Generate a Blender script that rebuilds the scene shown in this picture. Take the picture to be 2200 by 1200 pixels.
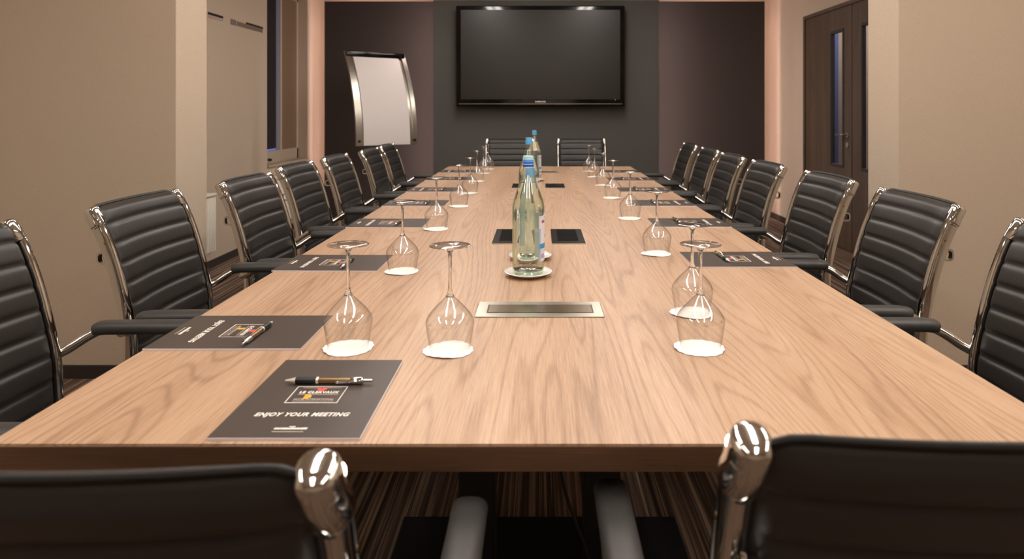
import bpy, bmesh, math, random
from mathutils import Vector, Matrix
random.seed(7)
PI = math.pi
for o in list(bpy.data.objects): bpy.data.objects.remove(o, do_unlink=True)
SC = bpy.context.scene
COL = SC.collection

# ---------------------------------------------------------------- camera
cam_d = bpy.data.cameras.new('camera'); cam = bpy.data.objects.new('camera', cam_d); COL.objects.link(cam)
cam.location = (0, 0, 1.20); cam.rotation_euler = (math.radians(90), 0, 0)
cam_d.sensor_width = 36.0; cam_d.lens = 36.0*1490/2200
cam_d.shift_x = (1100-1159)/2200; cam_d.shift_y = -(600-240)/2200
cam_d.clip_start = 0.05; cam_d.clip_end = 60
cam_d.dof.use_dof = True; cam_d.dof.focus_distance = 1.9; cam_d.dof.aperture_fstop = 5.6
SC.camera = cam
# ---------------------------------------------------------------- world (dusk outside) and exposure
w = bpy.data.worlds.new('world'); SC.world = w; w.use_nodes = True
w.node_tree.nodes['Background'].inputs[0].default_value = (0.22, 0.27, 0.62, 1)
w.node_tree.nodes['Background'].inputs[1].default_value = 1.0
SC.view_settings.view_transform = 'Standard'; SC.view_settings.look = 'None'
SC.view_settings.gamma = 1; SC.view_settings.use_curve_mapping = False
SC.view_settings.exposure = 0.15
LAMP = 20.0          # ceiling luminaires
LED = 9.0           # concealed pink strips

# ---------------------------------------------------------------- materials
def lin(c): return tuple(((v/255)/12.92 if v/255 <= .04045 else ((v/255+.055)/1.055)**2.4) for v in c)
def mat(name, rgb, rough=.5, metal=0, **kw):
    m = bpy.data.materials.new(name); m.use_nodes = True
    b = m.node_tree.nodes['Principled BSDF']
    b.inputs['Base Color'].default_value = (*lin(rgb), 1); b.inputs['Roughness'].default_value = rough
    b.inputs['Metallic'].default_value = metal
    for k, v in kw.items(): b.inputs[k.replace('_', ' ')].default_value = v
    return m
def nodes(m): return m.node_tree.nodes, m.node_tree.links, m.node_tree.nodes['Principled BSDF']
def add_bump(m, scale=(300,)*3, strength=.2, dist=.001, detail=3):
    N, L, b = nodes(m)
    tc = N.new('ShaderNodeTexCoord'); mp = N.new('ShaderNodeMapping'); mp.inputs['Scale'].default_value = scale
    no = N.new('ShaderNodeTexNoise'); no.inputs['Scale'].default_value = 1; no.inputs['Detail'].default_value = detail
    bp = N.new('ShaderNodeBump'); bp.inputs['Strength'].default_value = strength; bp.inputs['Distance'].default_value = dist
    L.new(tc.outputs['Object'], mp.inputs[0]); L.new(mp.outputs[0], no.inputs[0]); L.new(no.outputs[0], bp.inputs['Height']); L.new(bp.outputs[0], b.inputs['Normal'])
    return no
def var_color(m, c1, c2, scale, pos=(.35, .65), detail=4, coord='Object'):
    N, L, b = nodes(m)
    tc = N.new('ShaderNodeTexCoord'); mp = N.new('ShaderNodeMapping'); mp.inputs['Scale'].default_value = scale
    no = N.new('ShaderNodeTexNoise'); no.inputs['Scale'].default_value = 1; no.inputs['Detail'].default_value = detail
    r = N.new('ShaderNodeValToRGB'); r.color_ramp.elements[0].position = pos[0]; r.color_ramp.elements[1].position = pos[1]
    r.color_ramp.elements[0].color = (*lin(c1), 1); r.color_ramp.elements[1].color = (*lin(c2), 1)
    L.new(tc.outputs[coord], mp.inputs[0]); L.new(mp.outputs[0], no.inputs[0]); L.new(no.outputs[0], r.inputs[0]); L.new(r.outputs[0], b.inputs['Base Color'])
    return r
def wood(name, light, mid, dark, axis='Y', rough=.42, ring=40, stretch=.36):
    m = mat(name, mid, rough); N, L, b = nodes(m)
    tc = N.new('ShaderNodeTexCoord')
    def mp(a, c):   # a across, c along
        q = N.new('ShaderNodeMapping'); q.inputs['Scale'].default_value = (a, c, a) if axis == 'Y' else ((c, a, a) if axis == 'X' else (a, a, c))
        L.new(tc.outputs['Object'], q.inputs[0]); return q
    def math_(op, x, y):
        q = N.new('ShaderNodeMath'); q.operation = op
        for i, v in enumerate((x, y)):
            if v is None: continue
            if isinstance(v, (int, float)): q.inputs[i].default_value = v
            else: L.new(v, q.inputs[i])
        return q.outputs[0]
    n1 = N.new('ShaderNodeTexNoise'); n1.inputs['Scale'].default_value = 1; n1.inputs['Detail'].default_value = 1.6; n1.inputs['Roughness'].default_value = .42
    L.new(mp(5.2, stretch).outputs[0], n1.inputs[0])
    s = math_('SINE', math_('MULTIPLY', n1.outputs[0], ring*6.283), None)
    s = math_('POWER', math_('ADD', math_('MULTIPLY', s, .5), .5), 4.5)
    n2 = N.new('ShaderNodeTexNoise'); n2.inputs['Scale'].default_value = 1; n2.inputs['Detail'].default_value = 5; n2.inputs['Roughness'].default_value = .7
    L.new(mp(420, 9).outputs[0], n2.inputs[0])
    n3 = N.new('ShaderNodeTexNoise'); n3.inputs['Scale'].default_value = 1; n3.inputs['Detail'].default_value = 3
    L.new(mp(9, .7).outputs[0], n3.inputs[0])
    v = math_('ADD', math_('MULTIPLY', s, .115), math_('ADD', math_('MULTIPLY', n2.outputs[0], .62), math_('MULTIPLY', n3.outputs[0], .45)))
    r = N.new('ShaderNodeValToRGB'); e = r.color_ramp.elements
    e[0].position = .40; e[0].color = (*lin(light), 1); e[1].position = .84; e[1].color = (*lin(dark), 1)
    k = e.new(.56); k.color = (*lin(mid), 1)
    L.new(v, r.inputs[0]); L.new(r.outputs[0], b.inputs['Base Color'])
    bp = N.new('ShaderNodeBump'); bp.inputs['Strength'].default_value = .12; bp.inputs['Distance'].default_value = .0006
    L.new(n2.outputs[0], bp.inputs['Height']); L.new(bp.outputs[0], b.inputs['Normal'])
    return m
def emit(name, rgb, s):
    m = bpy.data.materials.new(name); m.use_nodes = True; N = m.node_tree.nodes; N.clear()
    e = N.new('ShaderNodeEmission'); e.inputs[0].default_value = (*rgb, 1); e.inputs[1].default_value = s
    o = N.new('ShaderNodeOutputMaterial'); m.node_tree.links.new(e.outputs[0], o.inputs[0]); return m
def thin_glass(name, tint=(1, 1, 1), ior=1.5, gloss=1.0, edge=(.9, .9, .9), edge_pow=3):
    m = bpy.data.materials.new(name); m.use_nodes = True; N = m.node_tree.nodes; L = m.node_tree.links; N.clear()
    t = N.new('ShaderNodeBsdfTransparent')
    fw = N.new('ShaderNodeLayerWeight'); fw.inputs['Blend'].default_value = .5; pp = N.new('ShaderNodeMath'); pp.operation = 'POWER'; pp.inputs[1].default_value = edge_pow
    mx = N.new('ShaderNodeMix'); mx.data_type = 'RGBA'; mx.inputs[6].default_value = (*tint, 1); mx.inputs[7].default_value = (*edge, 1)
    L.new(fw.outputs['Facing'], pp.inputs[0]); L.new(pp.outputs[0], mx.inputs[0]); L.new(mx.outputs[2], t.inputs[0])
    g = N.new('ShaderNodeBsdfGlossy'); g.inputs['Roughness'].default_value = .0; g.inputs[0].default_value = (1, 1, 1, 1)
    f = N.new('ShaderNodeLayerWeight'); f.inputs['Blend'].default_value = .5     # facing term, the same from both sides of the thin wall
    pw = N.new('ShaderNodeMath'); pw.operation = 'POWER'; pw.inputs[1].default_value = 5; L.new(f.outputs['Facing'], pw.inputs[0])
    r0 = ((ior-1)/(ior+1))**2*gloss
    mu = N.new('ShaderNodeMath'); mu.operation = 'MULTIPLY_ADD'; mu.inputs[1].default_value = .6; mu.inputs[2].default_value = r0*2.3; L.new(pw.outputs[0], mu.inputs[0])
    x = N.new('ShaderNodeMixShader'); o = N.new('ShaderNodeOutputMaterial')
    L.new(mu.outputs[0], x.inputs[0]); L.new(t.outputs[0], x.inputs[1]); L.new(g.outputs[0], x.inputs[2]); L.new(x.outputs[0], o.inputs[0])
    return m

M = {}
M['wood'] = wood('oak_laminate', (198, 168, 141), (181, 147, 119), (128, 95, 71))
M['wood_edge'] = wood('oak_edge_shaded', (112, 80, 56), (88, 61, 41), (60, 40, 27), axis='X', ring=10)  # same oak as the top, with the end face's shade put into the colour
M['wood_edge_y'] = wood('oak_edge_side', (150, 112, 82), (120, 86, 60), (84, 58, 40), axis='Y', ring=10)
M['door'] = wood('door_veneer', (98, 80, 62), (82, 65, 49), (64, 49, 37), axis='Z', ring=8, stretch=.4, rough=.5)
M['wall'] = mat('woven_wallcovering', (186, 166, 140), .9); var_color(M['wall'], (182, 164, 144), (202, 186, 166), (230, 230, 480), (.3, .7), 6); add_bump(M['wall'], (500, 500, 300), .3)
M['ceiling'] = mat('ceiling_white', (225, 220, 212), .9)
M['panel'] = mat('dark_brown_fabric', (66, 57, 53), .92); var_color(M['panel'], (50, 43, 40), (63, 54, 50), (260, 260, 700), (.3, .7)); add_bump(M['panel'], (400, 400, 400), .3)
M['panel_c'] = mat('slate_fabric', (74, 74, 74), .92); var_color(M['panel_c'], (84, 82, 80), (100, 98, 95), (700, 260, 260), (.3, .7)); add_bump(M['panel_c'], (400, 400, 400), .3)
M['base'] = mat('baseboard_dark', (50, 43, 40), .55)
M['leather'] = mat('black_leather', (38, 35, 33), .42, 0, Specular_IOR_Level=.5); add_bump(M['leather'], (700, 700, 700), .12)
M['chrome'] = mat('chrome', (205, 203, 200), .05, 1)
M['arm'] = mat('armrest_leather', (50, 48, 46), .5, 0, Specular_IOR_Level=.8); add_bump(M['arm'], (700, 700, 700), .12)
M['rubber'] = mat('black_rubber', (22, 22, 22), .6)
M['metal_black'] = mat('black_steel', (20, 20, 22), .5)
M['steel'] = mat('brushed_steel', (205, 200, 185), .28, 1); add_bump(M['steel'], (4, 900, 900), .15)
M['blackplate'] = mat('black_glossy_plate', (26, 22, 20), .25)
M['white_paper'] = mat('white_paper', (250, 248, 245), .8)
M['page'] = mat('page_edges', (215, 205, 205), .8)
M['cover'] = mat('textured_black_card', (70, 61, 56), .36); add_bump(M['cover'], (900, 900, 900), .35, .0006, 1)
M['print'] = mat('white_print', (245, 238, 230), .6)
M['print_dim'] = mat('grey_print', (188, 176, 164), .6)
M['red'] = mat('red_print', (226, 92, 80), .6)
M['orange'] = mat('orange_print', (224, 166, 40), .6)
M['porcelain'] = mat('porcelain', (246, 243, 238), .15)
M['bowl'] = thin_glass('wineglass_bowl', (.98, .98, .98), 1.5, 1.3, (.42, .40, .38), 3.2)
M['glass'] = mat('clear_glass', (255, 255, 255), .0, 0, Transmission_Weight=1, IOR=1.5)
M['bottle'] = thin_glass('bottle_shell', (.945, .985, .955), 1.5, 1.2, (.50, .68, .36), 3)
M['water'] = mat('mineral_water', (246, 255, 255), 0, 0, Transmission_Weight=1, IOR=1.33)
M['cap'] = mat('blue_cap', (98, 172, 226), .4)
M['label_w'] = mat('white_label', (228, 228, 236), .5)
M['label_b'] = mat('blue_label', (70, 150, 205), .5)
M['pane'] = thin_glass('window_glass', (.8, .86, .98), 1.5)
M['frame_grey'] = mat('window_frame', (170, 158, 138), .5)
M['blind_dark'] = mat('blackout_blind', (22, 17, 16), .9)
M['reflection_tan'] = mat('tan_pane_reflection', (118, 98, 74), .75)
M['radiator'] = mat('radiator_enamel', (242, 236, 224), .4)
M['screen'] = mat('tv_screen', (24, 19, 14), .36)
M['bezel'] = mat('tv_bezel', (8, 8, 8), .12)
M['alu'] = mat('aluminium', (180, 175, 165), .3, 1)
M['whiteboard'] = mat('flipchart_paper', (232, 224, 222), .7)
M['lamp'] = emit('luminaire_diffuser', (1.0, .92, .84), LAMP)
M['led'] = emit('pink_led', (1.0, .68, .60), LED)
M['led_c'] = emit('pink_center_led', (1.0, .78, .74), 46.0)
M['lum_body'] = mat('luminaire_body', (200, 200, 200), .4)
M['hall'] = mat('hallway_paint', (215, 190, 160), .9)
M['hall_b'] = mat('hallway_blue', (120, 128, 170), .9)
M['hall_lamp'] = emit('hallway_lamp', (1.0, .9, .8), 14)
M['pen_bronze'] = mat('pen_bronze', (132, 108, 78), .25, .7)
M['pen_silver'] = mat('pen_silver', (235, 230, 222), .3, .6)
M['pen_black'] = mat('pen_black', (14, 13, 13), .45)
M['thread'] = mat('bronze_fitting', (150, 120, 70), .3, 1)
# striped cap
def striped(name):
    m = mat(name, (80, 160, 220), .35); N, L, b = nodes(m)
    tc = N.new('ShaderNodeTexCoord'); sx = N.new('ShaderNodeSeparateXYZ'); mr = N.new('ShaderNodeMapRange')
    mr.inputs[1].default_value = 0; mr.inputs[2].default_value = .030
    r = N.new('ShaderNodeValToRGB'); r.color_ramp.interpolation = 'CONSTANT'; e = r.color_ramp.elements
    cs = [(0, (30, 84, 190)), (.2, (235, 245, 250)), (.25, (40, 100, 205)), (.42, (120, 190, 235)), (.47, (70, 140, 225)), (.6, (225, 245, 250)), (.66, (90, 170, 220)), (.74, (235, 250, 250)), (.8, (110, 205, 215)), (.88, (190, 235, 240))]
    e[0].position = 0; e[0].color = (*lin(cs[0][1]), 1); e[1].position = cs[1][0]; e[1].color = (*lin(cs[1][1]), 1)
    for p, c in cs[2:]: k = e.new(p); k.color = (*lin(c), 1)
    L.new(tc.outputs['Object'], sx.inputs[0]); L.new(sx.outputs[2], mr.inputs[0]); L.new(mr.outputs[0], r.inputs[0]); L.new(r.outputs[0], b.inputs['Base Color'])
    return m
M['cap_striped'] = striped('striped_cap')
# striped carpet, stripes along Y
def carpet():
    m = mat('striped_carpet', (70, 58, 48), .95); N, L, b = nodes(m)
    tc = N.new('ShaderNodeTexCoord'); mp = N.new('ShaderNodeMapping'); mp.inputs['Scale'].default_value = (55, .35, 1)
    no = N.new('ShaderNodeTexNoise'); no.inputs['Scale'].default_value = 1; no.inputs['Detail'].default_value = 4; no.inputs['Roughness'].default_value = .75
    r = N.new('ShaderNodeValToRGB'); e = r.color_ramp.elements
    e[0].position = .40; e[0].color = (*lin((46, 35, 30)), 1); e[1].position = .62; e[1].color = (*lin((172, 144, 120)), 1)
    k = e.new(.5); k.color = (*lin((96, 75, 62)), 1)
    L.new(tc.outputs['Object'], mp.inputs[0]); L.new(mp.outputs[0], no.inputs[0]); L.new(no.outputs[0], r.inputs[0]); L.new(r.outputs[0], b.inputs['Base Color'])
    return m
M['carpet'] = carpet()

# ---------------------------------------------------------------- mesh helpers
def link(name, bm, m, parent=None, smooth=False, mats=None):
    me = bpy.data.meshes.new(name); bmesh.ops.recalc_face_normals(bm, faces=bm.faces[:]) if bm.faces else None
    bm.to_mesh(me); bm.free()
    for x in (mats or [m]): me.materials.append(x)
    if smooth:
        for p in me.polygons: p.use_smooth = True
        if smooth != 'all': me.set_sharp_from_angle(angle=math.radians(smooth if smooth is not True else 40))
    o = bpy.data.objects.new(name, me); COL.objects.link(o)
    if parent: o.parent = parent
    return o
def BM(): return bmesh.new()
def box(bm, x0, x1, y0, y1, z0, z1, bev=0, mi=0, seg=2):
    r = bmesh.ops.create_cube(bm, size=1)
    for v in r['verts']:
        v.co = Vector(((x0+x1)/2+v.co.x*(x1-x0), (y0+y1)/2+v.co.y*(y1-y0), (z0+z1)/2+v.co.z*(z1-z0)))
    fs = {f for v in r['verts'] for f in v.link_faces}
    for f in fs: f.material_index = mi
    if bev:
        es = list({e for v in r['verts'] for e in v.link_edges})
        bmesh.ops.bevel(bm, geom=es, offset=bev, segments=seg, profile=.5, affect='EDGES', clamp_overlap=True)
    return bm
def lathe(bm, prof, n=32, c=(0, 0, 0), axis='Z', cap=True, mi=0, scale=(1, 1)):
    rings = []
    for r, h in prof:
        if r < 1e-6:
            p = [0, 0, h]; rings.append([bm.verts.new(tv(p, axis, c))]); continue
        rings.append([bm.verts.new(tv([r*scale[0]*math.cos(2*PI*i/n), r*scale[1]*math.sin(2*PI*i/n), h], axis, c)) for i in range(n)])
    for a, b in zip(rings, rings[1:]):
        for i in range(n):
            j = (i+1) % n
            if len(a) == 1 and len(b) == 1: continue
            if len(a) == 1: f = bm.faces.new((a[0], b[i], b[j]))
            elif len(b) == 1: f = bm.faces.new((a[i], b[0], a[j]))
            else: f = bm.faces.new((a[i], b[i], b[j], a[j]))
            f.material_index = mi
    if cap:
        for r in (rings[0], rings[-1]):
            if len(r) > 2: bm.faces.new(r).material_index = mi
    return bm
def tv(p, axis, c):
    if axis == 'X': p = [p[2], p[0], p[1]]
    if axis == 'Y': p = [p[0], p[2], p[1]]
    return Vector((p[0]+c[0], p[1]+c[1], p[2]+c[2]))
def smooth_path(pts, k=6):
    P = [Vector(p) for p in pts]; P = [P[0]*2-P[1]]+P+[P[-1]*2-P[-2]]; out = []
    for i in range(1, len(P)-2):
        for s in range(k):
            t = s/k; a, b, c, d = P[i-1], P[i], P[i+1], P[i+2]
            out.append(.5*((2*b)+(c-a)*t+(2*a-5*b+4*c-d)*t*t+(3*b-a-3*c+d)*t**3))
    out.append(P[-2]); return out
def sweep(bm, pts, rs, ru=None, n=12, side=None, mi=0, power=2.0, scale=None):
    """tube through pts; rs half width along the side axis, ru along the other"""
    pts = [Vector(p) for p in pts]; ru = rs if ru is None else ru
    rings = []; prev = Vector(side) if side else None
    for i, p in enumerate(pts):
        t = (pts[min(i+1, len(pts)-1)]-pts[max(i-1, 0)]).normalized()
        if prev is None: prev = Vector((1, 0, 0)) if abs(t.x) < .9 else Vector((0, 0, 1))
        s = (prev-t*prev.dot(t)).normalized(); prev = s if not side else Vector(side); u = t.cross(s)
        k = scale[i] if scale else 1
        ring = []
        for j in range(n):
            a = 2*PI*j/n; ca, sa = math.cos(a), math.sin(a)
            ca = math.copysign(abs(ca)**(2/power), ca); sa = math.copysign(abs(sa)**(2/power), sa)
            ring.append(bm.verts.new(p+s*ca*rs*k+u*sa*ru*k))
        rings.append(ring)
    for a, b in zip(rings, rings[1:]):
        for i in range(n):
            j = (i+1) % n; bm.faces.new((a[i], a[j], b[j], b[i])).material_index = mi
    bm.faces.new(rings[0]).material_index = mi; bm.faces.new(rings[-1]).material_index = mi
    return bm
def tag(o, label, cat, group=None):
    o['label'] = label; o['category'] = cat
    if group: o['group'] = group
    return o
def thing(name, label, cat, loc=(0, 0, 0), rz=0, group=None):
    o = bpy.data.objects.new(name, None); COL.objects.link(o); o.empty_display_size = .05
    o.location = loc; o.rotation_euler = (0, 0, rz); return tag(o, label, cat, group)
def struct(o): o['kind'] = 'structure'; return o
def dup(root, loc, rz=None, label=None, group=None):
    r = root.copy(); COL.objects.link(r); r.location = loc
    if rz is not None: r.rotation_euler = (0, 0, rz)
    if label: r['label'] = label
    if group: r['group'] = group
    kids = {}
    for ch in list(root.children):
        c = ch.copy(); COL.objects.link(c); c.parent = r
        for g in list(ch.children):
            d = g.copy(); COL.objects.link(d); d.parent = c
    return r
def text_obj(name, s, size, m, parent, loc, rz=0, shear=0, bold=0, sx=1, align='CENTER', rx=0, width=None):
    cu = bpy.data.curves.new(name, 'FONT'); cu.body = s; cu.size = size; cu.shear = shear; cu.offset = bold; cu.space_character = 1.12
    cu.align_x = align; cu.align_y = 'CENTER'; cu.extrude = .00008; cu.resolution_u = 3
    o = bpy.data.objects.new(name, cu); COL.objects.link(o)
    bpy.context.view_layer.update()
    me = bpy.data.meshes.new_from_object(o.evaluated_get(bpy.context.evaluated_depsgraph_get()))
    bpy.data.objects.remove(o, do_unlink=True); bpy.data.curves.remove(cu)
    if width:
        xs = [v.co.x for v in me.vertices]; sx = width/(max(xs)-min(xs))
    me.transform(Matrix.Translation(loc) @ Matrix.Rotation(rz, 4, 'Z') @ Matrix.Rotation(rx, 4, 'X') @ Matrix.Diagonal((sx, 1, 1, 1)))
    me.materials.clear(); me.materials.append(m)
    n = bpy.data.objects.new(name, me); COL.objects.link(n); n.parent = parent; return n

# ---------------------------------------------------------------- room
XL, XR, YB, Y0, ZC = -2.53, 2.65, 8.15, -2.6, 2.58
b = BM(); box(b, XL-.15, XR+.15, Y0-.1, YB+.1, -.1, 0); struct(link('floor', b, M['carpet']))
b = BM(); box(b, XL-.3, XR+.15, Y0-.1, YB+.1, ZC, ZC+.1); struct(link('ceiling', b, M['ceiling']))
b = BM(); box(b, XL-.3, XR+.15, YB, YB+.1, 0, ZC); struct(link('wall_back', b, M['wall']))
b = BM(); box(b, XL-.3, XR+.15, Y0-.1, Y0, 0, ZC); struct(link('wall_front', b, M['wall']))
# left wall with window opening
WY0, WY1, WZ0, WZ1 = 6.44, 7.56, .68, 2.45
b = BM()
box(b, XL-.3, XL, Y0, WY0, 0, ZC); box(b, XL-.3, XL, WY1, YB, 0, ZC)
box(b, XL-.3, XL, WY0, WY1, 0, WZ0); box(b, XL-.3, XL, WY0, WY1, WZ1, ZC)
struct(link('wall_left', b, M['wall']))
# right wall with door opening
DY0, DY1, DZ = 4.86, 6.92, 2.12
b = BM(); box(b, XR, XR+.15, Y0, DY0, 0, ZC); box(b, XR, XR+.15, DY1, YB, 0, ZC); box(b, XR, XR+.15, DY0, DY1, DZ, ZC)
struct(link('wall_right', b, M['wall']))
# piers
PL, PR = -1.64, 1.62
b = BM(); box(b, XL, PL, 3.13, 3.42, 0, ZC, .003); struct(link('wall_pier_left', b, M['wall']))
b = BM(); box(b, PR, XR, 3.13, 3.42, 0, ZC, .003); struct(link('wall_pier_right', b, M['wall']))
# baseboards
def bb(name, segs):
    b = BM()
    for s in segs: box(b, *s, 0, .06, .002)
    struct(link(name, b, M['base']))
bb('baseboard_left', [(XL, XL+.012, 3.45, YB)]); bb('baseboard_right', [(XR-.012, XR, 3.45, DY0-.04), (XR-.012, XR, DY1+.04, YB)])
bb('baseboard_pier_left', [(XL, PL, 3.118, 3.13), (PL, PL+.012, 3.118, 3.43)]); bb('baseboard_pier_right', [(PR, XR, 3.118, 3.13), (PR-.012, PR, 3.118, 3.43)])
# dark wall panels with concealed light
def led_strip(parent, x0, x1, y0, y1, z0, z1):
    b = BM(); box(b, x0, x1, y0, y1, z0, z1); link('led_strip', b, M['led_c'] if parent.name == 'trim_3' else M['led'], parent)
def panel(name, x0, x1, y, top, m, leds):
    b = BM(); box(b, x0, x1, y, y+.05, 0, top, .003); p = struct(link(name, b, m))
    for l in leds: led_strip(p, *l)
    return p
panel('trim_1', -2.387, -.9, 7.70, 2.425, M['panel'], [(-2.29, -2.27, 7.83, 7.87, .0, 2.40), (-2.2, -1.2, 7.755, 7.80, 2.33, 2.35)])
panel('trim_2', 1.0, 2.50, 7.70, 2.425, M['panel'], [(2.37, 2.39, 7.83, 7.87, .0, 2.40), (1.3, 2.3, 7.755, 7.80, 2.33, 2.35)])
panel('trim_3', -1.117, 1.259, 7.30, 2.376, M['panel_c'], [(-1.105, -1.085, 7.355, 7.38, .05, 2.36), (1.227, 1.247, 7.355, 7.38, .05, 2.36)])

# ---------------------------------------------------------------- ceiling luminaires
lum0 = None
for gx, gy in [(x, y) for x in (-.62, .62) for y in (-.6, 1.05, 2.7, 4.35, 6.0)]+[(-1.9, .3), (1.95, .3), (1.95, 1.75)]:  # the last one, at the right, is added to brighten the right wall
        if lum0 is None:
            lum0 = thing('ceiling_luminaire', 'long twin tube luminaire on the ceiling of the conference room', 'ceiling light', (gx, gy, ZC-.03), 0, 'twin tube luminaires on the ceiling')
            b = BM(); box(b, -.11, .11, -.66, .66, .012, .03, .003); box(b, -.11, .11, -.66, -.65, -.012, .012); box(b, -.11, .11, .65, .66, -.012, .012)
            link('housing', b, M['lum_body'], lum0)
            for s in (-1, 1):
                b = BM(); box(b, s*.055-.033, s*.055+.033, -.62, .62, -.012, .008, .004); link('tube', b, M['lamp'], lum0)
        else: dup(lum0, (gx, gy, ZC-.03))

# ---------------------------------------------------------------- window, blackout blind
win = struct(bpy.data.objects.new('window_1', None)); COL.objects.link(win)
xp = XL-.10
b = BM()
box(b, xp-.05, xp, WY0, WY1, WZ0, WZ0+.135, .004); box(b, xp-.05, xp, WY0, WY1, WZ1-.06, WZ1, .004)
box(b, xp-.05, xp, WY0, WY0+.06, WZ0, WZ1, .004); box(b, xp-.05, xp, WY1-.04, WY1, WZ0, WZ1, .004)
box(b, xp-.05, xp+.005, 7.035, 7.075, WZ0, WZ1, .004)
link('window_frame', b, M['frame_grey'], win)
b = BM(); box(b, xp-.036, xp-.03, WY0+.05, 7.05, WZ0+.12, WZ1-.05); link('glass_pane', b, M['pane'], win)
b = BM(); box(b, xp-.026, xp-.02, WY0+.06, 6.975, WZ0+.155, WZ1-.06); link('blackout_blind', b, M['blind_dark'], win)
b = BM(); box(b, xp-.02, xp-.012, 7.075, WY1-.04, WZ0+.02, WZ1-.02); link('tan_pane_reflection', b, M['reflection_tan'], win)  # tan sheet in place of the far pane, painted as its wall reflection
b = BM(); box(b, xp, XL+.02, WY0+.004, WY1-.004, WZ0, WZ0+.02, .003); link('window_sill', b, M['frame_grey'], win)
b = BM(); lathe(b, [(.0, -.02), (.012, -.02), (.014, 0), (.010, .015), (0, .016)], 16, (xp+.02, 6.72, WZ0+.055), 'X'); link('window_latch', b, M['rubber'], win, True)

# wall slot strip high on left wall
vs = thing('ventilation_slot', 'narrow horizontal strip of dark slots and pale segments high on the left wall', 'wall strip', (XL, 5.85, 1.935))
def seg(name, y0, y1, z0, z1, m):
    b = BM(); box(b, 0, .004, y0-5.85, y1-5.85, z0-1.935, z1-1.935, .0005); link(name, b, m, vs)
M['seg_pale'] = mat('slot_pale', (176, 152, 142), .5); M['seg_grey'] = mat('slot_grey', (118, 100, 84), .5); M['seg_mauve'] = mat('slot_mauve', (120, 104, 96), .5)
seg('dark_slot', 5.29, 5.54, 1.943, 1.962, M['blind_dark']); seg('pale_segment', 5.29, 5.54, 1.922, 1.943, M['seg_pale'])
seg('mauve_segment', 5.68, 5.78, 1.916, 1.962, M['seg_mauve']); seg('brown_segment', 5.80, 6.33, 1.920, 1.956, M['seg_grey'])
seg('dark_slot', 5.98, 6.34, 1.9565, 1.972, M['blind_dark'])

# radiators
def radiator(x, y0, y1, label):
    t = thing('radiator', label, 'radiator', (x, (y0+y1)/2, .14)); h = (y1-y0)/2
    b = BM(); box(b, -.045, -.035, -h, h, 0, .44, .003)
    k = int((y1-y0)/.033)
    for i in range(k):
        yy = -h+.02+i*(2*h-.04)/(k-1); box(b, -.040, -.0, yy-.012, yy+.012, .02, .42, .004)
    link('panel', b, M['radiator'], t, 40)
    b = BM(); box(b, -.085, .002, -h, h, .435, .45, .003); link('top_grille', b, M['radiator'], t)
    b = BM(); lathe(b, [(0, -.06), (.012, -.058), (.016, -.03), (.02, -.028), (.02, 0), (0, .002)], 16, (-.03, -h, .36), 'Y'); link('valve', b, M['alu'], t, True)
    for q in (-h+.1, h-.13): b = BM(); box(b, -.1, -.034, q, q+.03, .1, .35); link('bracket', b, M['radiator'], t)
radiator(-2.43, 4.2, 5.22, 'white ribbed wall radiator just beyond the left pier')
radiator(-2.43, 6.42, 7.45, 'white wall radiator under the window on the left wall')

# ---------------------------------------------------------------- doors
def door(name, y0, y1, handle_side):
    d = struct(bpy.data.objects.new(name, None)); COL.objects.link(d)
    x0, x1 = XR+.005, XR+.032
    # pane near the meeting edge
    if handle_side < 0: p0, p1 = y0+.16, y0+.42
    else: p0, p1 = y1-.43, y1-.17
    z0, z1 = .72, 1.92
    b = BM(); box(b, x0, x1, y0, p0, .008, DZ-.006); box(b, x0, x1, p1, y1, .008, DZ-.006); box(b, x0, x1, p0, p1, .008, z0); box(b, x0, x1, p0, p1, z1, DZ-.006)
    link('door_leaf', b, M['door'], d)
    b = BM(); f = .026
    for (a, c, e, g) in ((p0-.01, p0+f-.01, z0-.01, z1+.01), (p1-f+.01, p1+.01, z0-.01, z1+.01), (p0+f-.01, p1-f+.01, z0-.01, z0+f-.01), (p0+f-.01, p1-f+.01, z1-f+.01, z1+.01)):
        box(b, x0-.006, x1+.002, a, c, e, g, .002)
    link('pane_frame', b, M['base'], d)
    b = BM(); box(b, x0+.012, x0+.017, p0+.02, p1-.02, z0+.02, z1-.02); link('glass_pane', b, M['pane'], d)
    return d, x0
ym = 5.89
d1, dx = door('door_1', ym+.007, DY1-.01, -1)
d2, _ = door('door_2', DY0+.01, ym-.007, 1)
b = BM(); lathe(b, [(0, 0), (.026, 0), (.026, -.008), (0, -.01)], 24, (dx, ym+.085, 1.0), 'X'); sweep(b, smooth_path([(dx, ym+.085, 1.0), (dx-.045, ym+.085, 1.0), (dx-.055, ym+.105, 1.0), (dx-.055, ym+.20, .998)]), .009, n=10)
link('door_handle', b, M['alu'], d1, True)
b = BM(); lathe(b, [(0, 0), (.024, 0), (.024, -.008), (.012, -.012), (0, -.012)], 24, (dx, ym+.085, .915), 'X'); link('lock', b, M['alu'], d1, True)
b = BM(); box(b, XR-.01, XR+.15, DY1-.01, DY1+.03, 0, DZ+.03, .002); box(b, XR-.01, XR+.15, DY0-.03, DY0+.01, 0, DZ+.03, .002); box(b, XR-.01, XR+.15, DY0, DY1, DZ-.005, DZ+.03, .002)
struct(link('trim_4', b, M['door']))
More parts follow.
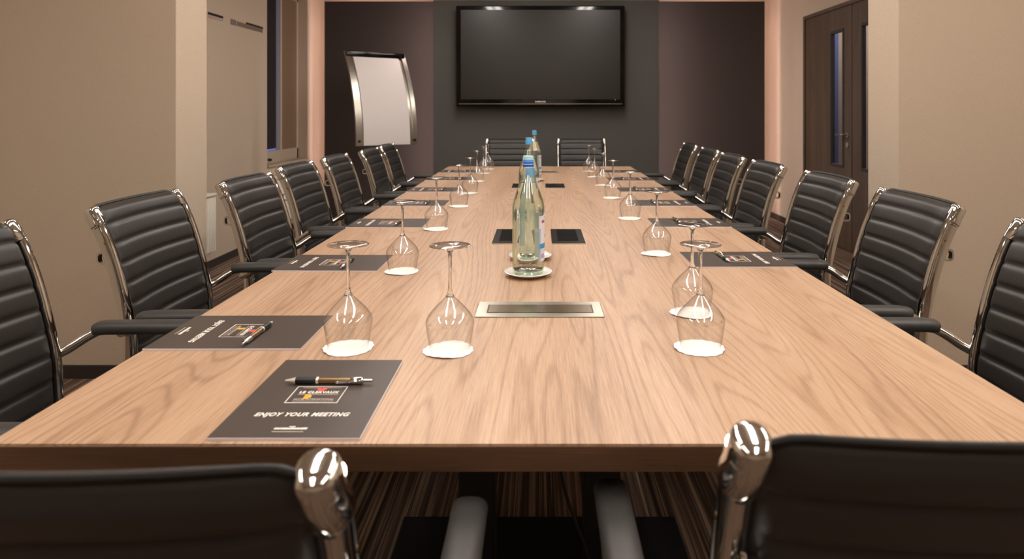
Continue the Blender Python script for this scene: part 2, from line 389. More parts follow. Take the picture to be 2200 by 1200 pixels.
# hallway beyond the doors
b = BM(); box(b, 4.0, 4.1, 3.5, 9.28, 0, 2.6); box(b, 2.85, 4.0, 3.45, 3.5, 0, 2.6); struct(link('wall_hall', b, M['hall']))
b = BM(); box(b, 4.0, 4.1, 9.285, 12.5, 0, 2.6); box(b, 2.75, 2.85, 8.26, 12.5, 0, 2.6); box(b, 2.85, 4.0, 12.45, 12.5, 0, 2.6); struct(link('wall_hall_end', b, M['hall_b']))
b = BM(); box(b, 2.82, 4.1, 3.5, 12.5, -.1, 0); struct(link('floor_hall', b, M['carpet']))
b = BM(); box(b, 2.82, 4.1, 3.5, 12.5, 2.6, 2.7); struct(link('ceiling_hall', b, M['ceiling']))
hl = thing('hallway_light', 'long ceiling light in the hallway beyond the doors', 'ceiling light', (3.4, 7.5, 2.57)); b = BM(); box(b, -.06, .06, -2.5, 2.5, 0, .028, .004); link('diffuser', b, M['hall_lamp'], hl)

# ---------------------------------------------------------------- television
tvt = thing('television', 'large black wall television on the slate panel above the far chairs', 'television', (.01, 7.3, 1.258))
W, H = .872, 1.038
b = BM(); box(b, -W, W, -.145, -.075, 0, H, .012, seg=3); link('bezel', b, M['bezel'], tvt, 30)
b = BM(); box(b, -W+.05, W-.05, -.148, -.140, .07, H-.045, .001); link('screen', b, M['screen'], tvt)
b = BM(); box(b, -W+.3, W-.3, -.076, -.0, .2, H-.2); link('wall_mount', b, M['metal_black'], tvt)
b = BM(); box(b, -W+.03, W-.03, -.1485, -.14, .022, .026); link('chrome_line', b, M['alu'], tvt)
text_obj('badge', 'SAMSUNG', .020, M['print'], tvt, (.0, -.1462, .046), rx=PI/2, sx=1.1, bold=.0006)
b = BM(); lathe(b, [(0, 0), (.005, 0), (.005, -.003), (0, -.003)], 12, (W-.1, -.146, .066), 'Y'); link('power_light', b, M['print_dim'], tvt)

# ---------------------------------------------------------------- flipchart
fc = thing('flipchart', 'white curved flipchart with silver frame standing in the back left corner', 'flipchart', (-1.56, 6.95, 0), math.radians(36))
def fcurve(u, v):   # u -1..1, v 0..1
    z = .868+v*.94; yy = -.10*math.sin(v*PI*.5)**1.5+.20*v**2.2*1.0
    return Vector((u*.292, -.08+.32*v**2.1, z))
FT = math.radians(-7)
def fsheet(u0, u1, v0, v1, off, th, n=24):
    b = BM(); L = []
    for i in range(n+1):
        v = v0+(v1-v0)*i/n
        L.append([b.verts.new(fcurve(u, v)+Vector((0, o, 0))) for u, o in ((u0, off), (u1, off), (u1, off+th), (u0, off+th))])
    for a, c in zip(L, L[1:]):
        for k in range(4): b.faces.new((a[k], a[(k+1) % 4], c[(k+1) % 4], c[k]))
    b.faces.new(L[0]); b.faces.new(L[-1]); return b
link('board', fsheet(-1.0, 1.0, 0, 1, 0, .02), M['alu'], fc, 30)
link('paper_pad', fsheet(-.84, .84, .005, .95, -.012, .011), M['whiteboard'], fc, 30)
for s in (-1, 1): link('side_rail', fsheet(s*1.03-.075, s*1.03+.075, 0, 1, -.016, .03), M['alu'], fc, 30)
b = BM(); c = fcurve(0, .985); box(b, -.315, .315, c.y-.045, c.y, c.z-.04, c.z+.015, .006); link('clamp_bar', b, M['bezel'], fc, 30)
for s in (-1, 1):
    b = BM(); lathe(b, [(0, -.03), (.012, -.03), (.016, -.01), (.016, 0)], 16, (s*.292, fcurve(0, .04).y, fcurve(0, .05).z), 'Y'); link('knob', b, M['rubber'], fc, True)
b = BM(); sweep(b, [(0, .03, .03), (0, .03, 1.2)], .02, .02, 12); link('pole', b, M['alu'], fc, True)
b = BM(); lathe(b, [(0, 0), (.26, 0), (.26, .012), (.24, .022), (.03, .03), (0, .03)], 40, (0, .03, 0)); link('base', b, M['metal_black'], fc, True)

# ---------------------------------------------------------------- conference table
TX, TY0, TY1, TZ = .75, .94, 5.73, .75
tb = thing('conference_table', 'long light oak conference table down the middle of the room', 'table', (0, 3.33, 0))
def T(b): 
    for v in b.verts: v.co -= Vector((0, 3.33, 0))
    return b
b = BM(); box(b, -TX+.001, TX-.001, TY0+.001, TY1-.001, TZ-.004, TZ); link('tabletop', T(b), M['wood'], tb)
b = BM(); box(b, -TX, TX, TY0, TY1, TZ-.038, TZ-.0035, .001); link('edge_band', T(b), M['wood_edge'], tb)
for cy in (1.75, 3.33, 4.9):
    for s in (-1, 1):
        b = BM(); box(b, s*.155-.045, s*.155+.045, cy-.04, cy+.04, .012, TZ-.04, .004); link('leg', T(b), M['metal_black'], tb)
    b = BM(); box(b, -.40, .40, cy-.29, cy+.29, 0, .012, .004); link('foot_plate', T(b), M['metal_black'], tb)
b = BM(); box(b, -.03, .03, 1.79, 4.86, TZ-.10, TZ-.04); link('rail', T(b), M['metal_black'], tb)
# cable
b = BM(); sweep(b, smooth_path([(.03, 1.62, TZ-.045), (.035, 1.62, .5), (.054, 1.62, .34), (.085, 1.62, .24), (.115, 1.63, .15), (.13, 1.64, .05), (.14, 1.60, .018), (.16, 1.3, .010), (.2, .9, .006)], 8), .004, n=8)
tag(link('power_cable', b, M['rubber'], None, True), 'thin black cable hanging from under the table to the floor', 'cable')

# flush socket plates
def slim_plate(y, label):
    t = thing('socket_plate', label, 'table socket', (0, y, TZ), 0)
    b = BM(); box(b, -.1425, .1425, -.059, .059, 0, .003, .0015); 
    link('frame', b, M['steel'], t)
    b = BM(); box(b, -.115, .118, -.030, .030, .003, .0042, .001); link('lid', b, M['steel_dark'], t)
    b = BM(); box(b, -.118, .121, -.033, .033, .0029, .0033); link('lid_gap', b, M['blackplate'], t)
M['steel_dark'] = mat('brushed_steel_lid', (150, 132, 108), .25, 1)
slim_plate(1.576, 'brushed steel flush socket plate in the table beside the nearest bottle')
slim_plate(5.16, 'brushed steel flush socket plate at the far end of the table')
def black_plate(x, y, ly, label):
    t = thing('socket_plate', label, 'table socket', (x, y, TZ), 0, None)
    b = BM(); box(b, -.058, .058, -ly, ly, 0, .003, .0012); link('frame', b, M['blackplate'], t)
    b = BM(); box(b, -.036, .036, -ly+.05, ly-.02, .003, .0042, .001); link('lid', b, M['bezel'], t)
    b = BM(); box(b, -.058, .058, -ly-.003, -ly, 0, .0028); link('edge', b, M['steel'], t)
black_plate(.100, 2.505, .145, 'black flush socket plate on the table, right of the near bottles')
black_plate(-.105, 2.505, .145, 'black flush socket plate on the table, left of the near bottles')
black_plate(.094, 4.21, .12, 'small dark socket plate on the table, right of the far bottles')
black_plate(-.107, 4.21, .12, 'small dark socket plate on the table, left of the far bottles')

# ---------------------------------------------------------------- chairs
HW = .225
prof = smooth_path([(0, .012, .44), (0, .004, .52), (0, 0, .60), (0, -.018, .69), (0, -.045, .79), (0, -.075, .87), (0, -.100, .919)], 6)
def make_chair():
    t = thing('conference_chair', '', 'chair', (0, 0, 0), 0, 'black ribbed chairs around the conference table')
    # arc length table for the backrest
    P = smooth_path([(0, .018, .45), (0, .004, .52), (0, 0, .60), (0, -.018, .69), (0, -.045, .79), (0, -.075, .87), (0, -.106, .935)], 10)
    acc = [0]
    for a, c in zip(P, P[1:]): acc.append(acc[-1]+(c-a).length)
    Lt = acc[-1]
    def pt(s):
        s = max(0, min(Lt, s))
        for i in range(len(P)-1):
            if s <= acc[i+1]+1e-9:
                f = (s-acc[i])/(acc[i+1]-acc[i]); d = (P[i+1]-P[i]).normalized(); return P[i].lerp(P[i+1], f), d
        return P[-1], (P[-1]-P[-2]).normalized()
    NR = 9; nu, nv = 22, NR*8; W2 = HW-.016
    b = BM(); F = []; B = []
    for j in range(nv+1):
        v = j/nv; rib = (v*NR) % 1; 
        if j == nv: rib = 1
        bulge = (1-abs(2*rib-1)**6)**.8 if 0 < rib < 1 else 0
        endf = min(1, (min(v, 1-v)*NR*2.2+.15))
        rf, rb = [], []
        for i in range(nu+1):
            u = math.sin((i/nu*2-1)*PI/2)
            corner = .014*max(0, (abs(u)-.86)/.14)**2*max(0, v-.9)*10
            p, d = pt(v*Lt-corner); nrm = Vector((0, d.z, -d.y))
            ef = max(0, 1-abs(u)**9)**.5
            c = p+Vector((u*W2, -.020*(1-u*u)*min(1, v*2.5), 0))
            rf.append(b.verts.new(c+nrm*(.004+(.010+.0095*bulge)*ef*endf)))
            rb.append(b.verts.new(c-nrm*(.004+(.007+.005*bulge)*ef*endf)))
        F.append(rf); B.append(rb)
    for j in range(nv):
        for i in range(nu):
            b.faces.new((F[j][i], F[j][i+1], F[j+1][i+1], F[j+1][i])); b.faces.new((B[j][i], B[j+1][i], B[j+1][i+1], B[j][i+1]))
        for i in (0, nu): b.faces.new((F[j][i], F[j+1][i], B[j+1][i], B[j][i]))
    for j in (0, nv):
        for i in range(nu): b.faces.new((F[j][i], F[j][i+1], B[j][i+1], B[j][i]))
    back = link('backrest', b, M['leather'], t, 'all')
    # piping along the top edge
    pts = []
    for i in range(nu+1):
        u = math.sin((i/nu*2-1)*PI/2); corner = .014*max(0, (abs(u)-.86)/.14)**2
        p, d = pt(Lt-corner); pts.append(p+Vector((u*W2, -.020*(1-u*u), 0))+d*.004+Vector((0, -.004, 0)))
    b = BM(); sweep(b, pts, .005, .0035, 8); link('piping', b, M['rubber'], back, True)
    # seat
    b = BM(); NS = 8; nu2 = 16; nv2 = NS*6; top = []; bot = []
    for j in range(nv2+1):
        v = j/nv2; rib = (v*NS) % 1; bulge = (1-abs(2*rib-1)**6)**.8 if 0 < rib < 1 else 0
        endf = min(1, min(v, 1-v)*NS*2+.2); y = .035+v*.43; dz = -.035*max(0, v-.8)**2*25+.01*(1-v)
        r1, r2 = [], []
        for i in range(nu2+1):
            u = math.sin((i/nu2*2-1)*PI/2); ef = max(0, 1-abs(u)**8)**.5
            r1.append(b.verts.new((u*(HW-.015), y, .462+dz+(.010+.010*bulge)*ef*endf))); r2.append(b.verts.new((u*(HW-.015), y, .452+dz-.012*ef*endf)))
        top.append(r1); bot.append(r2)
    for j in range(nv2):
        for i in range(nu2):
            b.faces.new((top[j][i], top[j][i+1], top[j+1][i+1], top[j+1][i])); b.faces.new((bot[j][i], bot[j+1][i], bot[j+1][i+1], bot[j][i+1]))
        for i in (0, nu2): b.faces.new((top[j][i], top[j+1][i], bot[j+1][i], bot[j][i]))
    for j in (0, nv2):
        for i in range(nu2): b.faces.new((top[j][i], top[j][i+1], bot[j][i+1], bot[j][i]))
    link('seat', b, M['leather'], t, 'all')
    # seat frame
    b = BM()
    for s in (-1, 1): sweep(b, smooth_path([(s*HW, .012, .45), (s*HW, .06, .452), (s*HW, .40, .452), (s*HW, .46, .44)], 5), .008, .014, 10, side=(1, 0, 0))
    for y in (.12, .38): sweep(b, [(-HW, y, .440), (HW, y, .440)], .009, n=10)
    link('seat_frame', b, M['chrome'], t, True)
    for s in (-1, 1):
        # flat oval back post
        b = BM(); sweep(b, [p+Vector((s*(HW+.001), 0, 0)) for p in prof], .0110, .0185, 18, side=(1, 0, 0), power=2.8)
        post = link('back_post', b, M['chrome'], t, 50)
        e = prof[-1]; d = (prof[-1]-prof[-2]).normalized()
        b = BM(); n = 10; cp, sc = [], []
        for k, (h, q) in enumerate([(-.036, .94), (-.034, .99), (-.01, 1.0), (.008, 1.0), (.0135, .975), (.0175, .89), (.0200, .72), (.0213, .45), (.0218, .15)]):
            cp.append(e+Vector((s*(HW-.006*min(1, (h+.036)/.03)), -.001, 0))+d*h); sc.append(q)
        sweep(b, cp, .0180, .0200, 20, side=(1, 0, 0), power=2.2, scale=sc)
        link('post_cap', b, M['chrome'], post, 60)
        q = prof[-1]-d*.0375
        b = BM(); sweep(b, [q+Vector((s*HW, 0, 0))-d*.001, q+Vector((s*HW, 0, 0))+d*.001], .0128, .0198, 16, side=(1, 0, 0)); link('seam_ring', b, M['rubber'], post, True)
        q = prof[-1]-d*.085
        b = BM(); lathe(b, [(0, s*.000), (.0040, 0), (.0036, s*.002), (0, s*.003)], 12, (s*(HW+.010), q.y, q.z), 'X'); link('screw', b, M['thread'], post, True)
        # arm tube turning down into the front leg
        pth = smooth_path([(s*(HW+.004), -.022, .600), (s*(HW+.03), .015, .618), (s*(HW+.055), .055, .645), (s*(HW+.064), .09, .655), (s*(HW+.066), .2, .655), (s*(HW+.066), .31, .655), (s*(HW+.066), .345, .645), (s*(HW+.066), .365, .615), (s*(HW+.064), .37, .56), (s*(HW+.05), .375, .3), (s*(HW+.035), .385, .015)], 6)
        b = BM(); sweep(b, pth, .0125, n=12); lg = link('leg', b, M['chrome'], t, True)
        b = BM(); lathe(b, [(0, 0), (.017, 0), (.017, .014), (0, .016)], 12, (s*(HW+.035), .385, 0)); link('rubber_foot', b, M['rubber'], lg, True)
        b = BM(); pp = [(s*(HW+.0655), y, z) for y, z in ((.064, .656), (.068, .657), (.09, .660), (.2, .661), (.30, .661), (.320, .660), (.323, .660))]
        sweep(b, pp, .0245, .0165, 16, side=(1, 0, 0), power=2.6, scale=[.9, 1, 1, 1, 1, 1, .9]); link('armrest', b, M['arm'], t, 50)
        # rear leg
        b = BM(); sweep(b, smooth_path([(s*HW, .006, .475), (s*(HW+.004), -.012, .40), (s*(HW+.03), -.055, .015)], 6), .0115, n=12); lg = link('leg', b, M['chrome'], t, True)
        b = BM(); lathe(b, [(0, 0), (.017, 0), (.017, .014), (0, .016)], 12, (s*(HW+.03), -.055, 0)); link('rubber_foot', b, M['rubber'], lg, True)
        b = BM(); bmesh.ops.create_uvsphere(b, u_segments=16, v_segments=10, radius=.0145)
        for v in b.verts: v.co += Vector((s*(HW+.006), .0, .605))
        link('joint', b, M['chrome'], post, 'all')
    # hollow grip bar behind the back
    yc, zc = -.077, .80; out, inn = [], []
    for k in range(24):
        a = 2*PI*k/24; ca, sa = math.cos(a), math.sin(a); f = lambda q: math.copysign(abs(q)**.6, q)
        out.append((yc+f(ca)*.0165, zc+f(sa)*.017)); inn.append((yc+f(ca)*.0118, zc+f(sa)*.0120))
    ring2 = (out, inn)
    for sd in (-1, 1):
        b = BM(); V = [[[b.verts.new((x, y, z)) for y, z in ring] for x in (sd*(HW-.022), sd*(HW-.004))] for ring in ring2]
        for k in range(24):
            j = (k+1) % 24
            b.faces.new((V[0][0][k], V[0][0][j], V[0][1][j], V[0][1][k])); b.faces.new((V[1][0][k], V[1][1][k], V[1][1][j], V[1][0][j]))
            for e in (0, 1): b.faces.new((V[0][e][k], V[0][e][j], V[1][e][j], V[1][e][k]))
        link('grip_loop', b, M['chrome'], t, 50)
    return t
chair0 = make_chair()
ordn = ['nearest', 'second', 'third', 'fourth', 'fifth', 'sixth', 'farthest']
first = True
def place_chair(x, y, rz, label):
    global first
    if first:
        chair0.location = (x, y, 0); chair0.rotation_euler = (0, 0, rz); chair0['label'] = label; first = False
    else: dup(chair0, (x, y, 0), rz, label)
# right-facing (local +Y -> world +X) needs -90 deg
Ls = [(-1.175, 1.45, 0), (-1.12, 2.115, 1), (-1.065, 2.765, 0), (-1.115, 3.465, 0), (-1.11, 4.115, 0), (-1.09, 4.86, 0), (-1.11, 5.51, 0)]
Rs = [(1.07, 1.47, 0), (1.07, 2.16, -1.5), (1.09, 2.86, 0), (1.065, 3.55, 0), (1.07, 4.205, 0), (1.105, 4.90, 0), (1.12, 5.62, 0)]
Llab = ['black ribbed chrome chair cut off by the left picture edge',
 'black ribbed chrome chair standing whole in front of the left pier',
 'black ribbed chrome chair in front of the near radiator, third on the left side',
 'black ribbed chrome chair before the radiator under the window, fourth on the left',
 'black ribbed chrome chair fifth on the left, before the dark panel edge',
 'black ribbed chrome chair sixth from the camera on the left, under the flipchart',
 'black ribbed chrome chair farthest away on the left side, under the flipchart']
Rlab = ['black ribbed chrome chair cut off by the right picture edge',
 'black ribbed chrome chair standing whole in front of the right pier',
 'black ribbed chrome chair in front of the brown double door, third on the right side',
 'black ribbed chrome chair fourth on the right, before the pink lit strip',
 'black ribbed chrome chair fifth from the camera on the right side of the table',
 'black ribbed chrome chair sixth from the camera on the right side of the table',
 'black ribbed chrome chair farthest away on the right side of the table']
for (x, y, a), l in zip(Ls, Llab): place_chair(x, y, -PI/2+math.radians(a), l)
for (x, y, a), l in zip(Rs, Rlab): place_chair(x, y, PI/2+math.radians(a), l)
place_chair(-.385, .625, 0, 'blurred black chair seen from behind at the bottom left corner')
place_chair(.392, .672, 0, 'blurred black chair seen from behind at the bottom right corner')
place_chair(-.285, 6.60, PI, 'black ribbed chair at the far table end, left one behind the bottles')
place_chair(.405, 6.60, PI, 'black ribbed chair at the far table end, right one of the two')

# ---------------------------------------------------------------- notebooks
def blocks(b, x0, x1, y, h, z, gap, seed):
    r = random.Random(seed); x = x0
    while x < x1-.001:
        wd = r.uniform(.0012, .0032)
        box(b, x, min(x+wd, x1), y-h/2, y+h/2*r.uniform(.7, 1.2), z, z+.0001); x += wd+gap
def make_notebook():
    t = thing('notebook', '', 'notebook', (0, 0, TZ), 0, 'black notepads laid at the places')
    w2, h2 = .105, .1485
    b = BM(); n = 12
    vs_ = [[b.verts.new((s*w2, -h2+2*h2*i/n, z)) for i in range(n+1)] for s in (-1, 1) for z in (0.0002, .0040)]
    lo0, hi0, lo1, hi1 = vs_
    for i in range(n):
        b.faces.new((hi0[i], hi1[i], hi1[i+1], hi0[i+1])); b.faces.new((lo0[i], lo0[i+1], lo1[i+1], lo1[i])); b.faces.new((lo0[i], hi0[i], hi0[i+1], lo0[i+1])); b.faces.new((lo1[i], lo1[i+1], hi1[i+1], hi1[i]))
    b.faces.new((lo0[0], lo1[0], hi1[0], hi0[0])); b.faces.new((lo0[n], hi0[n], hi1[n], lo1[n]))
    link('pages', b, M['page'], t)
    b = BM(); box(b, -w2, w2-.001, -h2+.001, h2, .0040, .0048, .0002); c = link('cover', b, M['cover'], t)
    z = .0049
    text_obj('title_text', 'ENJOY YOUR MEETING', .0165, M['print'], c, (0, -.0765, z), shear=.22, bold=.0005, width=.139)
    b = BM(); L0, L1, B0, B1 = -.041, .040, -.036, .028
    for q in ((L0, L1, B0, B0+.0018), (L0, L1, B1-.0018, B1), (L0, L0+.0013, B0, B1), (L1-.0013, L1, B0, B1)): box(b, *q, z, z+.0001)
    link('logo_frame', b, M['print'], c)
    b = BM()
    for y in (.0215, -.0045, -.0300): box(b, L0+.010, L1-.008, y, y+.0015, z, z+.0001)
    link('logo_lines', b, M['print_dim'], c)
    text_obj('logo_text', 'LE CLERVAUX', .0115, M['print'], c, (0, .0045, z), bold=.0004, width=.062)
    text_obj('logo_subtext', 'HOTEL INTERNATIONAL', .0085, M['print_dim'], c, (0, -.0225, z), bold=.0002, width=.062)
    b = BM(); 
    for q in ((-.004, .007, .011, .017), (-.006, .000, .014, .0225), (.002, .009, .016, .022), (-.003, .006, .008, .012)): box(b, *q, z+.0001, z+.0003)
    link('red_emblem', b, M['red'], c)
    b = BM(); box(b, -.018, -.010, -.022, -.005, z+.0001, z+.0003, .0001); box(b, -.015, -.007, -.018, -.007, z+.0001, z+.0003); link('orange_emblem', b, M['orange'], c)
    b = BM(); blocks(b, -.023, .023, -.1215, .0055, z, .0006, 3); blocks(b, -.004, .005, -.1155, .002, z, .0005, 5); link('footer_text', b, M['print'], c)
    b = BM(); blocks(b, -.023, .021, -.1310, .0022, z, .0003, 9); link('footer_line', b, M['print_dim'], c)
    return t
nb0 = make_notebook()
NB = [(-.350, 1.097, 0, 'black notepad at the near table end, its title facing the camera'),
 (-.60, 1.412, -PI/2, 'black notepad nearest on the left side, pen lying across its logo'),
 (-.605, 2.055, -PI/2, 'black notepad second on the left side, behind the left pair of near glasses'),
 (-.603, 2.79, -PI/2, 'black notepad third from the camera on the left table edge'),
 (-.602, 3.40, -PI/2, 'black notepad fourth from the camera on the left table edge'),
 (-.60, 3.985, -PI/2, 'black notepad fifth from the camera on the left table edge'),
 (-.60, 4.64, -PI/2, 'black notepad sixth from the camera on the left table edge'),
 (-.60, 5.21, -PI/2, 'black notepad farthest away on the left table edge'),
 (.595, 2.105, PI/2, 'black notepad nearest on the right side, behind the two near right glasses'),
 (.60, 2.80, PI/2, 'black notepad second from the camera on the right table edge'),
 (.598, 3.40, PI/2, 'black notepad third from the camera on the right table edge'),
 (.60, 3.985, PI/2, 'black notepad fourth from the camera on the right table edge'),
 (.60, 4.61, PI/2, 'black notepad fifth from the camera on the right table edge'),
 (.60, 5.2, PI/2, 'black notepad farthest away on the right table edge')]
for i, (x, y, a, l) in enumerate(NB):
    a += math.radians([0, .4, -.5, .3, 0, .4, -.3, 0, .4, -.4, .2, 0, .3, 0][i])
    if i == 0: nb0.location = (x, y, TZ); nb0['label'] = l
    else: dup(nb0, (x, y, TZ), a, l)

# ---------------------------------------------------------------- pens (tip towards -Y local)
def make_pen():
    t = thing('ballpoint_pen', '', 'pen', (0, 0, TZ+.0055), 0, 'ballpoint pens on the notepads'); r0 = .0056
    c = (0, 0, r0)
    b = BM(); lathe(b, [(0, -.072), (.0008, -.0715), (.0016, -.069), (.0046, -.056), (.0056, -.054), (.0056, -.0535)], 20, c, 'Y'); link('tip', b, M['pen_silver'], t, True)
    b = BM(); lathe(b, [(.0054, -.0535), (.0056, -.050), (.0056, -.022), (.0054, -.020)], 20, c, 'Y'); link('grip', b, M['pen_black'], t, True)
    b = BM(); lathe(b, [(.0054, -.020), (.0058, -.0195), (.0058, -.0165), (.0054, -.016)], 20, c, 'Y'); link('ring', b, M['pen_silver'], t, True)
    b = BM(); lathe(b, [(.0052, -.016), (.0052, .036)], 20, c, 'Y'); link('barrel', b, M['pen_bronze'], t, True)
    b = BM(); lathe(b, [(.0053, .036), (.0056, .038), (.0054, .054), (.004, .057), (.0024, .058), (.0023, .071), (0, .0725)], 20, c, 'Y'); link('clicker', b, M['chrome'], t, True)
    b = BM(); sweep(b, smooth_path([(.005, .054, r0+.001), (.0085, .050, r0+.0015), (.0088, .03, r0+.001), (.0072, .018, r0), (.0080, .014, r0)], 5), .0013, .0020, 8); link('clip', b, M['chrome'], t, True)
    return t
pen0 = make_pen(); zp = TZ+.0050
# tip to the left for the near pen
PN = [(-.345, 1.135, -PI/2+.0, 'ballpoint pen on the near end notepad, lying above the white title'),
 (-.561, 1.418, PI-.02, 'ballpoint pen on the nearest left side notepad'),
 (-.560, 2.06, PI, 'ballpoint pen on the second left side notepad'),
 (-.560, 2.80, PI-.05, 'ballpoint pen on the third left side notepad'),
 (-.545, 3.41, PI, 'ballpoint pen on the fourth left side notepad'),
 (-.55, 3.99, PI, 'ballpoint pen on the fifth left side notepad'),
 (-.52, 4.64, PI, 'ballpoint pen on the sixth left side notepad'),
 (-.55, 5.21, PI, 'ballpoint pen on the farthest left side notepad'),
 (.556, 2.15, .04, 'ballpoint pen on the nearest right side notepad'),
 (.556, 2.85, .04, 'ballpoint pen on the second right side notepad'),
 (.556, 3.44, 0, 'ballpoint pen on the third right side notepad'),
 (.55, 4.02, 0, 'ballpoint pen on the fourth right side notepad'),
 (.55, 4.63, 0, 'ballpoint pen on the fifth right side notepad'),
 (.55, 5.2, 0, 'ballpoint pen on the farthest right side notepad')]
PN = PN[:1]+[(x, y-.035, a, l) for x, y, a, l in PN[1:]]
for i, (x, y, a, l) in enumerate(PN):
    if i == 0: pen0.location = (x, y, zp); pen0.rotation_euler = (0, 0, a); pen0['label'] = l
    else: dup(pen0, (x, y, zp), a, l)

# ---------------------------------------------------------------- wine glasses on doilies
def make_doily():
    b = BM(); n = 96; c0 = b.verts.new((0, 0, .0018)); c1 = b.verts.new((0, 0, .0004)); R = []
    for rr, dz in ((.034, .0012), (1, 0)):
        ring = []
        for k in range(n):
            a = 2*PI*k/n; q = rr if rr < .5 else .0455+.0022*abs(math.sin(8*a))+.0006*math.sin(3*a)
            lift = .0006+(.0022*max(0, math.sin(a*2+.7)) if rr > .5 else 0)
            ring.append((b.verts.new((q*math.cos(a), q*math.sin(a), lift+.0010)), b.verts.new((q*math.cos(a), q*math.sin(a), lift))))
        R.append(ring)
    for k in range(n):
        j = (k+1) % n
        b.faces.new((c0, R[0][k][0], R[0][j][0])); b.faces.new((c1, R[0][j][1], R[0][k][1]))
        b.faces.new((R[0][k][0], R[1][k][0], R[1][j][0], R[0][j][0])); b.faces.new((R[0][k][1], R[0][j][1], R[1][j][1], R[1][k][1]))
        b.faces.new((R[1][k][0], R[1][k][1], R[1][j][1], R[1][j][0]))
    return tag(link('paper_doily', b, M['white_paper'], None, 30), '', 'doily', 'white paper doilies under the wine glasses')
def make_glass():
    t = thing('wine_glass', '', 'wine glass', (0, 0, TZ), 0, 'wine glasses standing upside down')
    out = [(.0375, 0), (.0400, .013), (.0425, .028), (.0447, .043), (.0456, .0500), (.0442, .0575), (.0392, .0660), (.0318, .0750), (.0232, .0838), (.0150, .0920), (.0090, .0980), (.0055, .1025)]
    pts = smooth_path([(r, 0, z) for r, z in out], 3)
    o2 = [(p.x, p.z) for p in pts]
    b = BM(); lathe(b, o2, 48, cap=False); link('bowl', b, M['bowl'], t, 'all')
    b = BM(); lathe(b, [(0, .0955), (.0080, .0975), (.0078, .1015), (.0050, .106), (.0036, .115), (.0033, .150), (.0036, .172), (.0042, .180), (.0058, .1855), (.0066, .1875), (0, .1885)], 24, cap=False); link('stem', b, M['glass'], t, 'all')
    b = BM(); lathe(b, [(0, .1835), (.0045, .1840), (.0090, .1880), (.018, .1914), (.030, .1934), (.0385, .1945), (.0390, .1952), (.0383, .1960), (.02, .1968), (0, .197)], 48, cap=False); link('foot', b, M['bowl'], t, 'all')
    return t
g0 = make_glass(); dl0 = make_doily()
GL = [(508, 748), (512, 967), (343, 865), (252, 938), (203, 986), (175, 1010), (149, 1025), (132, 1039), (123, 1049),
      (507, 1505), (432, 1487), (305, 1411), (229, 1354), (185, 1317), (158, 1296), (140, 1277), (128, 1265)]
names = ['left one of the near left pair', 'right one of the near left pair, beside the steel plate', 'beside the second left notepad', 'beside the third left notepad', 'beside the fourth left notepad',
 'beside the fifth left notepad', 'beside the sixth left notepad', 'beside the farthest left notepad', 'farthest of the left row before the far chair',
 'nearest on the right side, in front of another', 'second on the right, close behind the nearest one', 'beside the nearest right notepad', 'beside the second right notepad', 'beside the third right notepad',
 'beside the fourth right notepad', 'beside the fifth right notepad', 'farthest of the right row before the far chair']
for i, ((dy, px), l) in enumerate(zip(GL, names)):
    Y = 670.5/dy; X = round((px-1159)*Y/1490, 3); Y = round(Y, 3); rz = random.uniform(0, 6)
    gl = 'upturned wine glass '+l; dl = 'white doily under the glass '+l
    if i == 0:
        g0.location = (X, Y, TZ+.0026); g0['label'] = gl; dl0.location = (X, Y, TZ); dl0['label'] = dl
    else:
        dup(g0, (X, Y, TZ+.0026), rz, gl); dup(dl0, (X-.003, Y-.002, TZ), rz, dl)

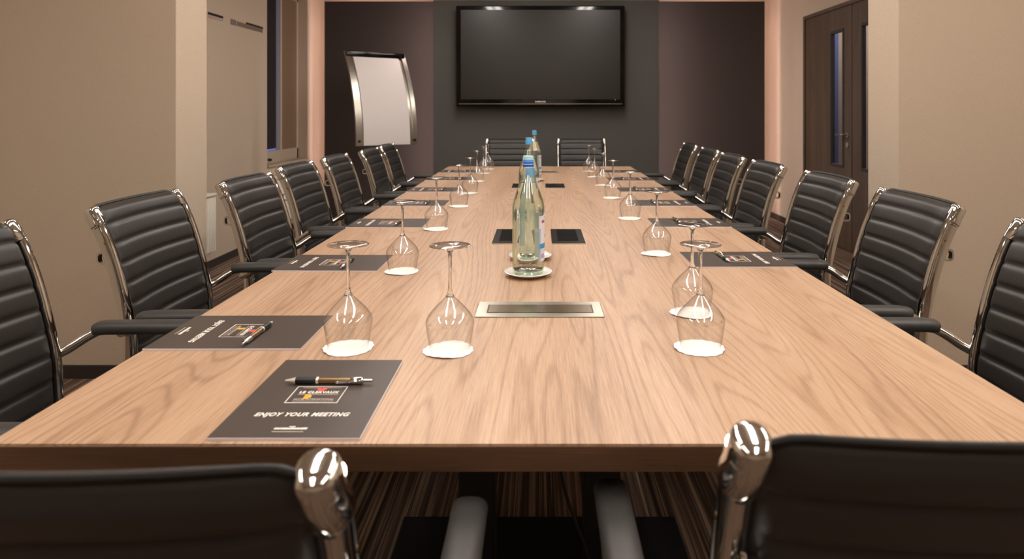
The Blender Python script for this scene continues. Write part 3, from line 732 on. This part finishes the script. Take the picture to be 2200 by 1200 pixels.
# ---------------------------------------------------------------- bottles on saucers
def make_saucer():
    b = BM(); lathe(b, [(0, .0015), (.032, .0015), (.034, 0), (.038, 0), (.040, .003), (.055, .008), (.0655, .0125), (.0660, .0138), (.0650, .0145), (.054, .0105), (.036, .0055), (0, .005)], 56, cap=False)
    return tag(link('saucer', b, M['porcelain'], None, 'all'), '', 'saucer', 'white saucers under the bottles')
def make_bottle(h, label, capmat, fill=.78, side=0):
    k = h/.33; t = thing('water_bottle', label, 'bottle', (0, 0, 0), side, None)
    pr = [(0, .006), (.024, .002), (.034, 0), (.040, .003), (.0430, .012), (.0438, .03), (.0440, .15), (.0440, .175), (.0425, .195), (.0375, .215), (.030, .238), (.0225, .260), (.0165, .280), (.0138, .295), (.0132, .300)]
    pr = [(r, z*k) for r, z in pr]
    p2 = [pr[0]]+[(p.x, p.z) for p in smooth_path([(r, 0, z) for r, z in pr[1:]], 4)]
    b = BM(); lathe(b, p2, 56, cap=False); bt = link('glass_body', b, M['bottle'], t, 'all')
    inner = []
    for r, z in p2:
        if r > .001 and z > .011 and z < fill*h: inner.append((r-.0028, z))
    zt = inner[-1][1]; rt = inner[-1][0]
    b = BM(); lathe(b, [(0, .012), (.030, .009), (inner[0][0]-.004, .010)]+inner+[(0, zt)], 48, cap=False); link('water', b, M['water'], t, 50)
    b = BM(); lathe(b, [(0, 0), (.0150, 0), (.0152, .004), (.0142, .027), (.0132, .0295), (0, .030)], 28); cp = link('cap', b, capmat, t, 40); cp.location = (0, 0, h-.030)
    # curved label on the +X side
    def lab(name, a0, a1, z0, z1, m, parent, r=.0445):
        b = BM(); n = 16; A = []
        for i in range(n+1):
            a = a0+(a1-a0)*i/n; A.append([b.verts.new((q*math.cos(a), q*math.sin(a), z)) for q, z in ((r, z0), (r, z1), (r+.0004, z1), (r+.0004, z0))])
        for p, q in zip(A, A[1:]):
            for e in range(4): b.faces.new((p[e], p[(e+1) % 4], q[(e+1) % 4], q[e]))
        b.faces.new(A[0]); b.faces.new(A[-1]); return link(name, b, m, parent, 40)
    a0 = math.radians(-48); a1 = math.radians(80)
    lb = lab('label', a0, a1, .040*k, .165*k, M['label_w'], t)
    lab('blue_band', a0, a1, .075*k, .088*k, M['label_b'], lb, .0450); lab('blue_stripe', a0, a0+.12, .04*k, .13*k, M['label_b2'], lb, .0449)
    lab('red_mark', a0+.25, a0+.6, .145*k, .152*k, M['label_r'], lb, .0450); lab('foot_mark', a0+.15, a0+.6, .048*k, .060*k, M['label_m'], lb, .0450)
    return t
M['label_b2'] = mat('label_pale_blue', (150, 190, 235), .5); M['label_r'] = mat('label_red', (150, 90, 120), .5); M['label_m'] = mat('label_mauve', (190, 170, 195), .5)
s0 = make_saucer()
BT = [(-.031, 1.905, .33, 'clear water bottle with striped blue cap nearest to the camera', M['cap_striped'], True, 'white saucer under the nearest bottle'),
 (-.028, 2.125, .28, 'water bottle directly behind the nearest bottle', M['cap'], True, 'white saucer under the second bottle'),
 (-.045, 2.95, .34, 'water bottle with blue cap rising just behind the two near bottles', M['cap'], False, ''),
 (-.033, 4.52, .33, 'water bottle farthest down the table, its light blue cap topmost of all', M['cap'], True, 'white saucer under the farthest bottle')]
for i, (x, y, h, l, cm, sa, sl) in enumerate(BT):
    bt = make_bottle(h-(.006 if sa else 0), l, cm); bt.location = (x, y, TZ+(.0062 if sa else .001)); bt['group'] = 'water bottles along the middle of the table'
    if sa:
        if i == 0: s0.location = (x, y, TZ); s0['label'] = sl
        else: s = dup(s0, (x, y, TZ), 0, sl)
